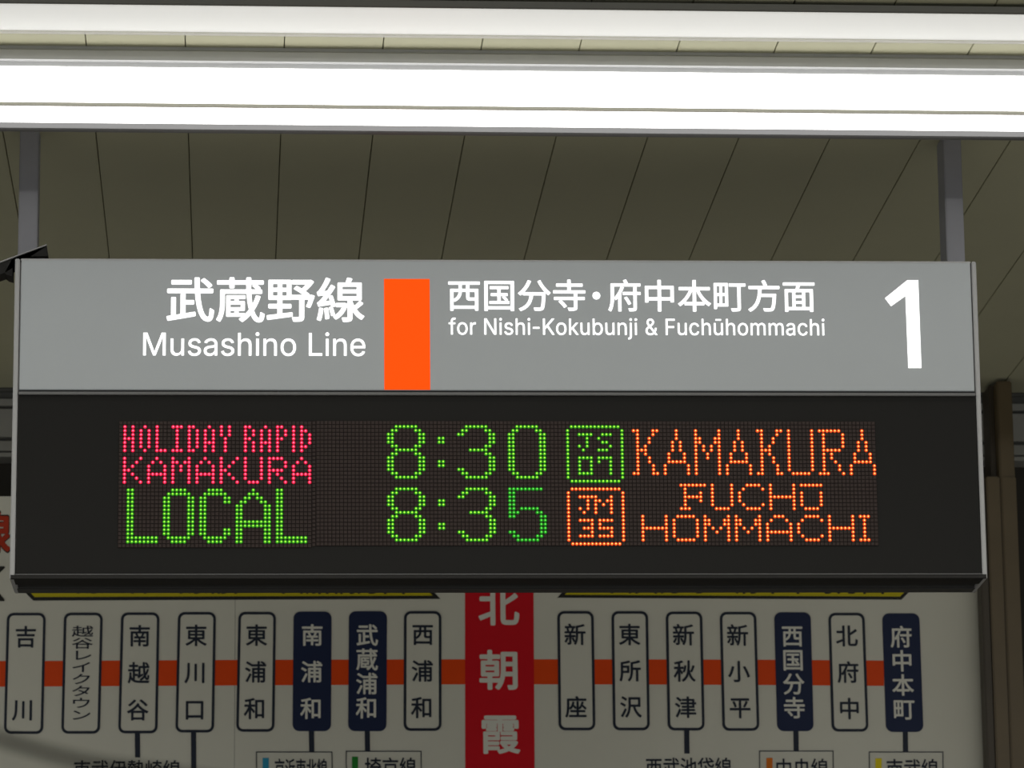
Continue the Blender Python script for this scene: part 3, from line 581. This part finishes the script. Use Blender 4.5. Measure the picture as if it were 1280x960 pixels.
for txt, u0, u1, v0 in (('西武池袋線', 808, 913.8, 947.3), ('東武伊勢崎線', 92, 225, 950.5)):
    a = P(u0, v0+25); b = P(u1, v0)
    lettering('character', fit_string(kstring(txt, 4), a[0], a[1], b[0], b[1]), -0.0016, M_navy, board, bold=0.0005)
# direction banners, mostly hidden behind the sign
CHEV = (((18, 727), (41.5, 750.8), (550.5, 748.6), (528, 725), (550, 702), (41, 703)), ((23.5, 727), (43.5, 746.4), (540.5, 744.6), (522, 725), (540, 706), (43, 707))), \
       (((717, 725), (696.5, 747.2), (1127, 749.6), (1150, 726), (1127, 703), (697, 702)), ((723, 725), (706, 743.6), (1125, 745.8), (1144.5, 726), (1125, 707), (706, 706)))
for (q, qi), txt, t0, t1 in ((CHEV[0], '南越谷・南浦和・西船橋方面', 95, 507), (CHEV[1], '西国分寺・府中本町方面', 762, 1105)):
    o = link('direction_banner', quad_prism(q, -0.0012, 0.0005), M_blackprint, board)
    o = link('yellow_field', quad_prism(qi, -0.0018, 0.0005), M_yellow, o)
    a = P(t0, 741.8); b = P(t1, 712)
    lettering('character', fit_string(kstring(txt, 4), a[0], a[1], b[0], b[1]), -0.0022, M_blackprint, o.parent, bold=0.001)
# red title fragment at the left
a = P(-40, 692.5); b = P(13.5, 639)
lettering('title_outline', [fit_quad(text_tris('線', 0, 4), a[0], a[1], b[0], b[1])], -0.0010, M_blackprint, board, bold=0.0035)  # black printed border behind the red character
a = P(-38, 691); b = P(12.8, 640.5)
lettering('title_lettering', [fit_quad(text_tris('線', 0, 4), a[0], a[1], b[0], b[1])], -0.0016, M_title, board, bold=0.0025)
a = P(-30, 750.5); b = P(5.8, 709)
lettering('title_lettering', [fit_quad(latin_tris('K'), a[0], a[1], b[0], b[1])], -0.0016, M_blackprint, board, bold=0.002)

# ------------------------------------------------------------------ brown column at the right
YC = 9.84
def C_(u, v, Y=YC): p = on_y(u, v, Y); return p.x, p.z
ct = empty('platform_column', (C_(1255, 900)[0], YC, FLOOR_Z)); tag(ct, 'brown steel platform column to the right of the route map board', 'column')
ox, oz = ct.location.x, ct.location.z
def cpart(name, u0, u1, v0, y0, y1, m, zbot=None, uv=700, bev=0.003):
    x0 = C_(u0, uv)[0]-ox; x1 = C_(u1, uv)[0]-ox
    z1 = C_(u1, v0)[1]-oz if v0 else HC-oz
    return link(name, box(x0, x1, y0, y1, zbot if zbot is not None else 0, z1, bev=bev), m, ct)
zc = C_(1250, 596)[1]-oz
cpart('shaft', 1250, 1269, 476, 0.0, 0.115, M_brown, uv=596)
cpart('shaft_shaded_side', 1243.5, 1250.5, 476.5, 0.04, 0.13, M_brown2, uv=596, zbot=zc-0.02)  # shaft's shaded left side, its shade put into a darker colour
cpart('cladding_board', 1226.0, 1236, 596, -0.005, 0.05, M_brown2, uv=740)
cpart('cladding_board', 1237.2, 1254.6, 596, -0.005, 0.05, M_brown, uv=740)
cpart('cladding_board', 1255.8, 1275, 596, -0.005, 0.05, M_brown, uv=740)

# ------------------------------------------------------------------ thin cable drooping close to the camera (out of focus)
cu = bpy.data.curves.new('overhead_cable', 'CURVE'); cu.dimensions = '3D'; cu.bevel_depth = 0.0020; cu.bevel_resolution = 2
pts = [on_y(u, v, 1.7) for u, v in ((-700, 690), (-300, 845), (-60, 907), (0, 923), (60, 942), (120, 956), (190, 965), (260, 974), (400, 1000), (800, 1120))]
sp = cu.splines.new('NURBS'); sp.points.add(len(pts)-1); sp.order_u = 4; sp.use_endpoint_u = True
for p, q in zip(sp.points, pts): p.co = (*q, 1)
o = bpy.data.objects.new('overhead_cable', cu); COL.objects.link(o); cu.materials.append(M_cable)
me = bpy.data.meshes.new_from_object(o.evaluated_get(bpy.context.evaluated_depsgraph_get()))
bpy.data.objects.remove(o)
o = link('overhead_cable', me, None)
tag(o, 'thin dark out of focus cable across the bottom left corner', 'cable')
